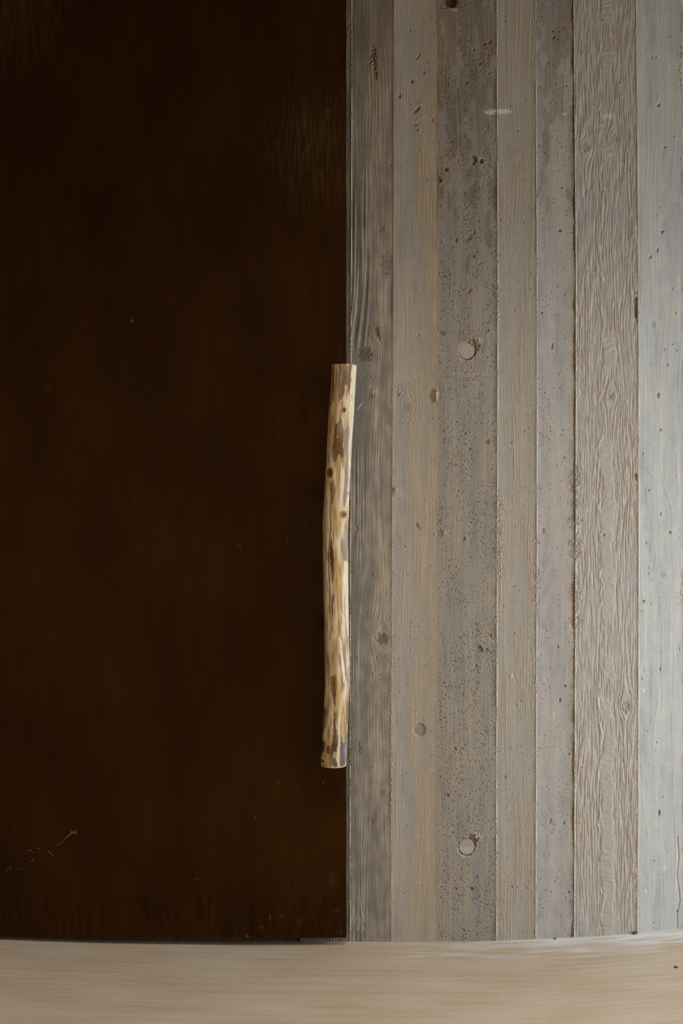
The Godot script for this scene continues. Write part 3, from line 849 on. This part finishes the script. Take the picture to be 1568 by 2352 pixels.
func plug_mesh(r: float, which: int) -> ArrayMesh:
	var rows := 34
	var cols := 96
	var pos := PackedVector3Array()
	var nor := PackedVector3Array()
	var col := PackedColorArray()
	var base := lin(158, 148, 138) if which == 0 else lin(150, 145, 136)
	for j in rows:
		for i in cols + 1:
			var a := TAU * i / cols
			var q := r * (1.0 + 0.01 * na.get_noise_2d(cos(a) * 2.0, sin(a) * 2.0 + which * 5.0))
			var s := minf(float(j) / (rows - 5), 1.0)
			var rr := q * s
			var z := 0.0
			var n := Vector3(0, 0, 1)
			if s > 0.94:
				z = -0.0006 * (s - 0.94) / 0.06
				n = Vector3(cos(a), sin(a), 1.2).normalized()
			if j > rows - 5:
				z = -0.0006 - 0.003 * (j - rows + 5)
				n = Vector3(cos(a), sin(a), 0.0)
			var x := cos(a) * rr
			var y := sin(a) * rr
			var f := 1.0 + 0.05 * na.get_noise_2d(x * 120.0, y * 120.0) + rng.randf_range(-0.025, 0.025)
			var c := Color(base.r * f, base.g * f, base.b * f)
			if which == 0 and (absf(x - y) < 0.0006 or absf(x + y - 0.001) < 0.0006) and rr < 0.009: c = c.lerp(lin(196, 188, 178), 0.5)
			if which == 1 and y < 0.0 and y > -0.013 and na.get_noise_2d(x * 300.0, y * 300.0) > 0.5: c = c.lerp(lin(205, 198, 186), 0.7)
			pos.append(Vector3(x, y, z))
			nor.append(n)
			col.append(c)
	# rows run from the middle outwards: turned so that the front faces the room
	var idx_mesh := grid_mesh(cols + 1, rows, pos, nor, col)
	return idx_mesh

# ---------------------------------------------------------------- door and handle

func steel_door() -> void:
	var d := group_node("door_1", Vector3(-0.6, 0.0, 0.025))
	tag(d, "tall dark brown steel sliding door with a raw log as its handle", "door", "structure")
	# the sheet: its lower edge sags a little in the middle
	var front := 0.036
	var back := 0.010
	var left := -1.55
	var right := 0.0109
	var top := 2.205
	var st := SurfaceTool.new()
	st.begin(Mesh.PRIMITIVE_TRIANGLES)
	var outline := PackedVector2Array()
	outline.append(Vector2(left, top))
	outline.append(Vector2(right, top))
	var n := 24
	for k in n + 1:
		var x := lerpf(right, left, float(k) / n)
		var t := (x + 0.28) / 0.5
		outline.append(Vector2(x, 0.0190 + 0.0078 * minf(t * t * (1.0 if t < 0.0 else 0.75), 2.0)))
	var tri := Geometry2D.triangulate_polygon(outline)
	var o := d.position
	for face in 2:
		var z := front if face == 0 else back
		st.set_normal(Vector3(0, 0, 1 if face == 0 else -1))
		for k in range(0, tri.size(), 3):
			var abc := [outline[tri[k]], outline[tri[k + 1]], outline[tri[k + 2]]]
			var cw: bool = (abc[1] - abc[0]).cross(abc[2] - abc[0]) < 0.0
			if cw != (face == 0): abc.reverse()
			for p in abc:
				st.set_uv(Vector2((p.x + 0.80) / 0.82, (2.20 - p.y) / 2.21))
				st.add_vertex(Vector3(p.x, p.y, z) - o)
	for k in outline.size():
		var p := outline[k]
		var q := outline[(k + 1) % outline.size()]
		var e := (q - p).normalized()
		st.set_normal(Vector3(-e.y, e.x, 0))
		for v in [[p, front], [q, front], [p, back], [q, front], [q, back], [p, back]]:
			st.set_uv(Vector2((v[0].x + 0.80) / 0.82, (2.20 - v[0].y) / 2.21))
			st.add_vertex(Vector3(v[0].x, v[0].y, v[1]) - o)
	put("sheet", st.commit(), door_material(), d)
	var iron := plain(34, 26, 20, 0.5)
	for y in [1138.0, 1438.0]:
		var c := CylinderMesh.new()
		c.top_radius = 0.009
		c.bottom_radius = 0.009
		c.height = 0.066
		c.radial_segments = 24
		var s := put("standoff", c, iron, d)
		s.rotation.x = PI / 2
		s.position = Vector3(-0.0115, 0.987 - (y - 1176.0) / 1036.7, 0.068) - o
		s.set_meta("label", "short dark rod behind the log")
	var log_o := put("log_handle", log_mesh(), log_material(), d)
	log_o.position = Vector3(0, 0, LOG_Z) - o
	log_o.set_meta("label", "peeled upright log with knots, bark patches and a long crack")

func door_material() -> StandardMaterial3D:
	var w := 600
	var h := 1600
	var im := Image.create(w, h, false, Image.FORMAT_RGB8)
	var base := Color(0.188, 0.110, 0.016)
	var rust := Color(0.214, 0.114, 0.014)
	var plum := Color(0.150, 0.072, 0.018)
	var scuff_sheen := Color(0.31, 0.265, 0.19)
	for j in h:
		var y := float(j) / h * 2210.0 - 37.0           # mm down from the top of the view
		for i in w:
			var x := float(i) / w * 820.0 - 16.0
			var a := na.get_noise_2d(x * 0.004, y * 0.0022)
			var b := nb.get_noise_2d(x * 0.017, y * 0.006)
			var s := nc.get_noise_2d(x * 0.11, y * 0.009)
			var c := base.lerp(rust, clampf(0.3 + a * 0.22 - 0.1 + b * 0.07, 0.0, 1.0))
			c = c.lerp(plum, clampf(0.4 - a * 0.25, 0.0, 1.0))
			# grainy upright scuffs, with grey sheen painted into their colour
			var r1 := 1.0 - Vector2((x - 720.0) / 160.0, (y - 350.0) / 190.0).length()
			var r2 := 1.0 - Vector2((x - 20.0) / 210.0, (y - 30.0) / 210.0).length()
			var bl := clampf(r1, 0.0, 1.0) * 0.9 + clampf(r2, 0.0, 1.0) * 0.75
			if bl > 0.0:
				var gr := na.get_noise_2d(x * 0.3, y * 0.09) * 0.5 + nb.get_noise_2d(x * 0.5, y * 0.4) * 0.6
				c = c.lerp(scuff_sheen, clampf(bl * (0.4 + 0.3 * s + 0.6 * gr), 0.0, 0.6))
			var f := 1.0 + 0.035 * s + 0.04 * b + rng.randf_range(-0.12, 0.12)
			if y > 2050.0 and nc.get_noise_2d(x * 0.05, y * 0.008) > 0.35: f *= 0.88
			if y > 2140.0 and nb.get_noise_2d(x * 0.06, y * 0.05) > 0.25: c = c.lerp(Color(0.40, 0.20, 0.08), 0.5)
			im.set_pixel(i, j, Color(c.r * f, c.g * f, c.b * f))
	# scuffs, specks and drip rings
	for q in [[307, 743, 3, 4, 0.55], [308, 738, 1, 3, 0.6], [446, 338, 6, 5, 0.12], [288, 337, 8, 5, 0.08], [552, 1252, 8, 6, 0.16], [660, 1240, 4, 10, 0.1], [82, 1333, 1, 3, 0.4], [570, 2137, 5, 5, 0.35], [600, 2118, 9, 4, 0.2], [622, 2096, 2, 5, 0.5], [646, 2094, 2, 3, 0.45], [762, 2010, 12, 22, 0.12], [772, 2080, 9, 7, 0.12], [742, 1790, 1, 3, 0.6], [640, 1790, 2, 4, 0.45], [588, 1870, 2, 5, 0.3], [14, 195, 2, 3, 0.3], [780, 812, 3, 3, 0.3], [640, 345, 2, 22, 0.18], [648, 310, 1, 26, 0.16], [610, 330, 1, 20, 0.16], [700, 290, 2, 30, 0.14], [752, 270, 4, 22, 0.2], [120, 895, 10, 12, 0.1], [455, 2008, 10, 2, 0.25], [662, 2018, 2, 6, 0.3], [690, 2105, 8, 14, 0.1], [783, 2130, 2, 3, 0.5]]:
		var cx: float = (q[0] + 16.0) / 820.0 * w
		var cy: float = (q[1] + 37.0) / 2210.0 * h
		var rx: float = q[2] / 820.0 * w + 0.4
		var ry: float = q[3] / 2210.0 * h + 0.4
		for j in range(maxi(int(cy - ry - 2), 0), mini(int(cy + ry + 3), h)):
			for i in range(maxi(int(cx - rx - 2), 0), mini(int(cx + rx + 3), w)):
				var t := 1.0 - Vector2((i - cx) / rx, (j - cy) / ry).length()
				if t > 0.0 and na.get_noise_2d(i * 0.6, j * 0.6) > -0.35:
					im.set_pixel(i, j, im.get_pixel(i, j).lerp(Color(0.62, 0.52, 0.40), minf(t * 2.5, 1.0) * q[4]))
	var m := StandardMaterial3D.new()
	m.albedo_texture = ImageTexture.create_from_image(im)
	m.roughness = 0.66
	m.metallic_specular = 0.13
	return m

const LOG_Z := 0.106
# outline of the log: y, left and right edge, in mm of the layout at the log's own distance
const LOG_EDGES := [[840.0, 760.6, 819.0], [870.0, 759.5, 817.2], [900.0, 757.2, 815.4], [950.0, 754.4, 812.6], [1000.0, 752.0, 809.0], [1050.0, 749.5, 806.2], [1100.0, 747.0, 803.5], [1160.0, 743.2, 801.3], [1210.0, 739.8, 800.0], [1240.0, 740.4, 799.5], [1300.0, 741.7, 799.4], [1380.0, 743.0, 800.0], [1455.0, 744.8, 801.0], [1500.0, 745.4, 802.4], [1570.0, 746.8, 802.8], [1600.0, 745.2, 801.2], [1650.0, 742.0, 799.2], [1700.0, 739.6, 797.2], [1740.0, 737.4, 795.8], [1758.0, 737.0, 794.8]]

func log_edges(y: float) -> Vector2:
	for k in LOG_EDGES.size() - 1:
		var a: Array = LOG_EDGES[k]
		var b: Array = LOG_EDGES[k + 1]
		if y <= b[0] or k == LOG_EDGES.size() - 2:
			var t := clampf((y - a[0]) / (b[0] - a[0]), 0.0, 1.0)
			return Vector2(lerpf(a[1], b[1], t), lerpf(a[2], b[2], t))
	return Vector2.ZERO

func enlarged(list: Array, top: float) -> PackedVector2Array:     # from the measure of the close-up (7.127 to the mm) to mm
	var out := PackedVector2Array()
	for k in range(0, list.size(), 2):
		out.append(Vector2(680.0 + list[k] / 7.127, top + list[k + 1] / 7.127))
	return out

var crack_a := PackedVector2Array()
var crack_b := PackedVector2Array()
const LOG_KNOTS := [[790.2, 944.5, 5.0, 7.0, 0], [758.6, 1087.0, 7.8, 13.5, 1], [788.0, 1182.0, 9.0, 10.5, 2], [741.8, 1743.5, 4.2, 5.4, 3]]

func log_crack(x: float, y: float) -> float:
	var best := 0.0
	for c in [crack_a, crack_b]:
		if y < c[0].y or y > c[c.size() - 1].y: continue
		for k in c.size() - 1:
			if y >= c[k].y and y <= c[k + 1].y:
				var t: float = (y - c[k].y) / (c[k + 1].y - c[k].y)
				var cx := lerpf(c[k].x, c[k + 1].x, t)
				var along: float = (y - c[0].y) / (c[c.size() - 1].y - c[0].y)
				var wide := (1.9 if c == crack_a else 1.0) * clampf(minf(along, 1.0 - along) * 5.0, 0.25, 1.0)
				best = maxf(best, 1.0 - absf(x - cx) / wide)
				break
	return clampf(best, 0.0, 1.0)

func log_mesh() -> ArrayMesh:
	crack_a = enlarged([560, -60, 555, 0, 545, 300, 560, 600, 537, 800, 525, 1000, 520, 1250, 535, 1500, 537, 1700, 540, 1900, 535, 2080], 1130.0)
	crack_b = enlarged([488, 100, 492, 200, 505, 600, 510, 900, 520, 1100, 505, 1450, 495, 1680], 1460.0)
	var rows := 420
	var cols := 220
	var pos := PackedVector3Array()
	var nor := PackedVector3Array()
	var uvs := PackedVector2Array()
	var total := rows + 12
	for j in total:
		# six rings close each end over a worn edge
		var jr := clampi(j - 6, 0, rows - 1)
		var y := 840.0 + 918.0 * jr / (rows - 1)
		var shrink := 1.0
		var lift := 0.0
		if j < 6:
			shrink = [0.0, 0.5, 0.9, 0.95, 0.975, 0.992][j]
			lift = [0.0, 0.0, 0.0, -0.2, -0.7, -1.4][j] + 1.6
		elif j >= rows + 6:
			shrink = [0.992, 0.975, 0.95, 0.9, 0.5, 0.0][j - rows - 6]
			lift = -([1.4, 0.7, 0.2, 0.0, 0.0, 0.0][j - rows - 6] * -1.0 + 1.6)
		var e := log_edges(y)
		var cx := (e.x + e.y) * 0.5
		var r := (e.y - e.x) * 0.5
		for i in cols + 1:
			var th := TAU * (float(i) / cols) - PI      # 0 faces the room, positive to the right
			var rr := r * (1.0 + 0.012 * na.get_noise_3d(sin(th) * 1.6, cos(th) * 1.6, y * 0.012) )
			rr += 0.16 * nb.get_noise_3d(sin(th) * 9.0, cos(th) * 9.0, y * 0.02)
			var x := cx + sin(th) * r
			if cos(th) > 0.0:
				rr -= 7.0 * smoothstep(0.0, 0.8, log_crack(x, y))
				for q in LOG_KNOTS:
					var dk := Vector2((x - q[0]) / q[2], (y - q[1]) / q[3]).length()
					if dk < 1.6: rr += 1.0 * (1.0 - smoothstep(0.6, 1.6, dk)) - (1.0 if q[4] == 2 else 0.5) * (1.0 - smoothstep(0.0, 0.6, dk))
			rr *= shrink
			pos.append(Vector3((cx - 784.0 + sin(th) * rr) / 1036.7, 0.987 - (y - lift - 1176.0) / 1036.7, cos(th) * rr / 1036.7))
			uvs.append(Vector2(float(i) / cols, (float(jr) + 0.5) / rows))
	nor.resize(pos.size())
	var wide := cols + 1
	for j in total:
		for i in wide:
			var il := i - 1 if i > 0 else cols - 1
			var ir := i + 1 if i < cols else 1
			var a := pos[j * wide + ir] - pos[j * wide + il]
			var b := pos[maxi(j - 1, 0) * wide + i] - pos[mini(j + 1, total - 1) * wide + i]
			var n := a.cross(b)
			nor[j * wide + i] = n.normalized() if n.length() > 1e-12 else Vector3(0, 1 if j < 6 else -1, 0)
	var m := grid_mesh(wide, total, pos, nor, PackedColorArray())
	var arr := m.surface_get_arrays(0)
	arr[Mesh.ARRAY_TEX_UV] = uvs
	var out := ArrayMesh.new()
	out.add_surface_from_arrays(Mesh.PRIMITIVE_TRIANGLES, arr)
	return out

func log_material() -> StandardMaterial3D:
	var bark := Color(0.37, 0.275, 0.16)
	var deep := Color(0.29, 0.21, 0.14)
	var grey := Color(0.50, 0.45, 0.43)
	var worn := Color(0.62, 0.53, 0.40)
	var peeled_lit := Color(0.84, 0.78, 0.68)  # bare peeled wood, with window light painted in as extra paleness
	var patches := [
		[enlarged([905, 300, 1005, 300, 995, 600, 955, 1050, 920, 1500, 885, 2000, 870, 2352, 848, 2352, 860, 1800, 868, 1200, 875, 800, 892, 600], 800.0), peeled_lit],
		[enlarged([850, 0, 875, 0, 872, 300, 856, 480, 838, 300, 822, 200], 1130.0), peeled_lit],
		[enlarged([778, 1135, 855, 1150, 862, 2352, 838, 2352, 800, 1700, 765, 1400], 1130.0), peeled_lit],
		[enlarged([690, 0, 735, 0, 760, 200, 790, 500, 800, 760, 770, 740, 740, 450, 710, 200], 1460.0), peeled_lit],
		[enlarged([575, 300, 642, 300, 628, 420, 620, 600, 612, 850, 575, 985, 540, 960, 555, 600, 565, 400], 800.0), bark],
		[enlarged([722, 308, 770, 300, 905, 305, 903, 330, 892, 560, 872, 740, 855, 790, 850, 622, 800, 632, 788, 760, 720, 890, 690, 800, 680, 700, 690, 480], 800.0), Color(0.42, 0.33, 0.24)],
		[enlarged([730, 1140, 700, 1230, 640, 1290, 630, 1400, 602, 1600, 590, 1760, 620, 1900, 700, 1745, 745, 1812, 770, 1780, 768, 1620, 780, 1400, 760, 1270, 745, 1180], 800.0), bark],
		[enlarged([860, 1160, 830, 1260, 790, 1400, 780, 1560, 800, 1700, 820, 1830, 850, 1700, 866, 1500, 872, 1300], 800.0), grey],
		[enlarged([815, 1850, 835, 1850, 830, 2100, 830, 2352, 785, 2352, 795, 2100], 800.0), grey],
		[enlarged([600, 2130, 630, 2200, 637, 2352, 573, 2352, 582, 2230], 800.0), bark],
		[enlarged([560, 1130, 640, 1130, 622, 1240, 580, 1250, 555, 1210], 800.0), worn],
		[enlarged([530, 1400, 560, 1480, 585, 1620, 560, 1700, 520, 1600], 800.0), worn],
		[enlarged([572, 0, 632, 0, 615, 120, 592, 220, 570, 205], 1130.0), bark],
		[enlarged([570, 700, 592, 850, 610, 950, 622, 1150, 612, 1400, 600, 1500, 580, 1450, 568, 1250, 553, 1050, 560, 850], 1130.0), deep],
		[enlarged([788, 0, 862, 0, 832, 120, 800, 192, 783, 100], 1130.0), grey],
		[enlarged([805, 510, 832, 580, 848, 750, 852, 900, 830, 1130, 760, 1085, 753, 900, 765, 700, 775, 600], 1130.0), grey],
		[enlarged([745, 1690, 762, 1760, 755, 1900, 772, 1965, 740, 1965, 722, 1830], 1130.0), grey],
		[enlarged([600, 1650, 627, 1680, 607, 1900, 605, 2090, 590, 1980, 583, 1820], 1130.0), deep],
		[enlarged([808, 2080, 822, 2100, 835, 2352, 812, 2352], 1130.0), grey],
		[enlarged([430, 500, 445, 700, 440, 900, 425, 750], 1130.0), bark],
		[enlarged([460, 1700, 480, 1850, 475, 2150, 462, 2000], 1130.0), bark],
		[enlarged([560, 650, 632, 620, 646, 900, 642, 1115, 620, 1100, 590, 950, 548, 780], 1460.0), Color(0.38, 0.27, 0.15)],
		[enlarged([625, 1215, 642, 1230, 645, 1400, 692, 1640, 692, 1740, 660, 1875, 610, 1850, 590, 1965, 553, 1960, 578, 1780, 608, 1540, 610, 1400], 1460.0), deep],
		[enlarged([500, 1780, 562, 1750, 562, 1890, 520, 1885, 488, 1830], 1460.0), bark],
		[enlarged([735, 1560, 760, 1705, 802, 1725, 842, 1480, 852, 1300, 840, 1600, 828, 2000, 790, 2095, 715, 2100, 712, 1900, 720, 1700], 1460.0), Color(0.34, 0.31, 0.29)],
		[enlarged([600, 1960, 642, 1960, 678, 2095, 543, 2095, 560, 1990], 1460.0), Color(0.31, 0.27, 0.23)],
		[enlarged([425, 1700, 482, 1690, 472, 1850, 420, 1925, 408, 1850], 1460.0), deep],
		[enlarged([450, 1150, 500, 1180, 495, 1440, 462, 1500, 435, 1620, 440, 1350], 1460.0), bark],
		[enlarged([760, 0, 790, 150, 815, 400, 842, 600, 858, 760, 835, 720, 800, 640, 765, 300, 735, 0], 1460.0), grey],
		[enlarged([835, 1000, 850, 1100, 842, 1450, 815, 1420, 820, 1200], 1460.0), Color(0.45, 0.37, 0.30)],
		[enlarged([430, 2085, 490, 2080, 500, 2092, 440, 2100], 1460.0), deep],
	]
	var spare := [enlarged([672, 1428, 684, 1430, 690, 1450, 686, 1480, 676, 1496, 666, 1485, 664, 1450], 800.0), enlarged([612, 1860, 660, 1850, 665, 1950, 612, 1955], 1460.0)]
	var rects := []
	for p in patches:
		var lo: Vector2 = p[0][0]
		var hi: Vector2 = p[0][0]
		for v in p[0]:
			lo = lo.min(v)
			hi = hi.max(v)
		rects.append([lo - Vector2(2, 3), hi + Vector2(2, 3)])
	var w := 440
	var h := 1100
	var im := Image.create(w, h, false, Image.FORMAT_RGB8)
	var bump := Image.create(w, h, false, Image.FORMAT_RGB8)
	var pale := Color(0.80, 0.73, 0.62)
	var gold := Color(0.69, 0.57, 0.38)
	for j in h:
		var y := 840.0 + 918.0 * (j + 0.5) / h
		var e := log_edges(y)
		var cx := (e.x + e.y) * 0.5
		var r := (e.y - e.x) * 0.5
		for i in w:
			var th := TAU * (i + 0.5) / w - PI
			var sn := sin(th)
			var ar := th * r
			var x := cx + sn * r
			var back := cos(th) < 0.0
			var grain := na.get_noise_2d(ar * 0.55, y * 0.014)
			var fibre := nb.get_noise_2d(ar * 1.3, y * 0.035)
			var cloud := nc.get_noise_2d(ar * 0.05, y * 0.008)
			var c := pale.lerp(gold, clampf(0.5 + cloud * 0.8, 0.0, 1.0))
			c = c.lerp(worn, clampf(grain * 0.5 - 0.05, 0.0, 0.5))
			c = c.lerp(bark, clampf(0.9 * nb.get_noise_2d(ar * 0.10 + 60.0, y * 0.012) - 0.28, 0.0, 0.45))
			var inside := 0.0
			var hue := bark
			if back:
				inside = smoothstep(0.05, 0.2, na.get_noise_2d(ar * 0.06 + 40.0, y * 0.01))
			else:
				var wob := Vector2(x + rng.randf_range(-0.55, 0.55) + 0.8 * na.get_noise_2d(x * 0.12, y * 0.05), y + rng.randf_range(-1.2, 1.2) + 2.0 * nb.get_noise_2d(x * 0.2, y * 0.05))
				for k in patches.size():
					if wob.x < rects[k][0].x or wob.y < rects[k][0].y or wob.x > rects[k][1].x or wob.y > rects[k][1].y: continue
					if Geometry2D.is_point_in_polygon(wob, patches[k][0]):
						inside = 1.0
						hue = patches[k][1]
				for s in spare:
					if inside > 0.0 and Geometry2D.is_point_in_polygon(Vector2(x, y), s): inside = 0.15
			if inside > 0.0:
				var keep := clampf(0.80 + 0.35 * fibre + 0.35 * cloud + 0.2 * grain, 0.0, 1.0)
				c = c.lerp(hue, inside * keep)
			if not back:
				for q in LOG_KNOTS:
					var dk := Vector2((x - q[0]) / q[2], (y - q[1]) / q[3]).length()
					if dk < 2.2: c = c.lerp(Color(0.78, 0.68, 0.52), 0.6 * (1.0 - smoothstep(1.2, 2.2, dk)))
					if dk < 1.0:
						var kc: Color = [Color(0.46, 0.32, 0.20), Color(0.48, 0.29, 0.11), Color(0.56, 0.42, 0.27), Color(0.52, 0.35, 0.17)][q[4]]
						c = c.lerp(kc, 1.0 - smoothstep(0.75, 1.0, dk))
						var di := Vector2((x - q[0] - (1.0 if q[4] == 2 else 0.0)) / q[2], (y - q[1]) / q[3]).length()
						c = c.lerp(Color(0.22, 0.12, 0.06), (1.0 - smoothstep(0.3, 0.5, di)) * 0.75)
						if di > 0.12 and di < 0.2: c = c.lerp(kc, 0.6)
				c = c.lerp(Color(0.16, 0.11, 0.07), 0.85 * smoothstep(0.3, 0.9, log_crack(x, y)))
				# fine drying checks
				var chk := nb.get_noise_2d(ar * 0.42 + 9.0, y * 0.006)
				if absf(chk) < 0.02 and cloud > -0.1: c = c.lerp(Color(0.40, 0.30, 0.20), 0.45)
			var f := 1.0 + 0.07 * fibre + 0.05 * grain
			im.set_pixel(i, j, Color(clampf(c.r * f, 0, 1), clampf(c.g * f, 0, 1), clampf(c.b * f, 0, 1)))
			var hv := clampf(0.5 + 0.12 * fibre + 0.12 * grain + 0.25 * inside, 0.0, 1.0)
			bump.set_pixel(i, j, Color(hv, hv, hv))
	var m := StandardMaterial3D.new()
	m.albedo_texture = ImageTexture.create_from_image(im)
	m.roughness = 0.6
	m.metallic_specular = 0.35
	m.heightmap_enabled = true
	m.heightmap_texture = ImageTexture.create_from_image(bump)
	m.heightmap_scale = 0.06
	return m

# ---------------------------------------------------------------- small things

func small_things() -> void:
	var chip_m := plain(92, 70, 50, 0.8)
	for q in [[1458.0, 0.004, 7.5, "brown wood chip on the floor at the foot of the coarse grained plank", 0.4],
			[1274.0, 0.004, 4.5, "dark crumb on the floor at the foot of the smooth pitted plank", 1.2],
			[1552.0, 0.235, 4.6, "dark crumb lying out on the bare floor below the right end of the wall", 2.2]]:
		var z: float = q[1] + 0.005
		var px: float = 784.0 + (q[0] - 784.0) * (3.0 - z) / 3.0
		var st := SurfaceTool.new()
		st.begin(Mesh.PRIMITIVE_TRIANGLES)
		var rows := 8
		var cols := 14
		var r: float = q[2] * 0.001
		var pts := []
		for j in rows + 1:
			for i in cols:
				var ph := PI * j / rows
				var a := TAU * i / cols
				var v := Vector3(sin(ph) * cos(a), cos(ph), sin(ph) * sin(a))
				var f := 1.0 + 0.35 * na.get_noise_3d(v.x * 1.3 + q[4] * 9.0, v.y * 1.3, v.z * 1.3)
				pts.append(Vector3(v.x * 1.0, v.y * 0.38, v.z * 0.6) * r * f)
		st.set_smooth_group(-1)
		for j in rows:
			for i in cols:
				var a: Vector3 = pts[j * cols + i]
				var b: Vector3 = pts[j * cols + (i + 1) % cols]
				var c: Vector3 = pts[(j + 1) * cols + i]
				var e: Vector3 = pts[(j + 1) * cols + (i + 1) % cols]
				for v in [a, c, b, b, c, e]: st.add_vertex(v)
		st.generate_normals()
		var o := put("crumb", st.commit(), chip_m, self)
		o.position = Vector3(wx(px), floor_rise(px, z) + r * 0.3, z)
		o.rotation.y = q[4]
		tag(o, q[3], "crumb")
	# a wisp of cobweb on the door
	var wo := group_node("cobweb", Vector3((150 - 784) / 1012.0, 0.987 - (1925 - 1176) / 1012.0, 0.0366))
	var silk := plain(132, 112, 84, 0.9)
	var lines := [[[128, 1942], [142, 1936], [150, 1926], [158, 1918], [166, 1912], [176, 1914]], [[158, 1918], [166, 1910], [174, 1908]], [[166, 1912], [163, 1907]], [[174, 1914], [176, 1907]],
		[[60, 1954], [70, 1952], [76, 1958]], [[84, 1948], [92, 1950]], [[110, 1954], [118, 1960], [124, 1966]], [[70, 1980], [78, 1972]], [[14, 2000], [24, 1995], [26, 1988]], [[40, 1998], [46, 1994]]]
	for l in lines:
		var web := SurfaceTool.new()
		web.begin(Mesh.PRIMITIVE_TRIANGLES)
		for k in l.size() - 1:
			var a := Vector3((l[k][0] - 784.0) / 1012.0, 0.987 - (l[k][1] - 1176.0) / 1012.0, 0.0372)
			var b := Vector3((l[k + 1][0] - 784.0) / 1012.0, 0.987 - (l[k + 1][1] - 1176.0) / 1012.0, 0.0372)
			var t := (b - a).normalized()
			var u := t.cross(Vector3(0, 0, 1)).normalized()
			var r := 0.0009 if l == lines[0] and k > 1 else 0.0004
			for s in 6:
				var p := (u * cos(TAU * s / 6.0) + Vector3(0, 0, 1) * sin(TAU * s / 6.0)) * r
				var q := (u * cos(TAU * (s + 1) / 6.0) + Vector3(0, 0, 1) * sin(TAU * (s + 1) / 6.0)) * r
				for v in [a + p, b + p, a + q, a + q, b + p, b + q]: web.add_vertex(v)
		web.generate_normals()
		put("strand", web.commit(), silk, wo).position = -wo.position
	tag(wo, "pale wisp of cobweb clinging low on the dark steel door", "cobweb")
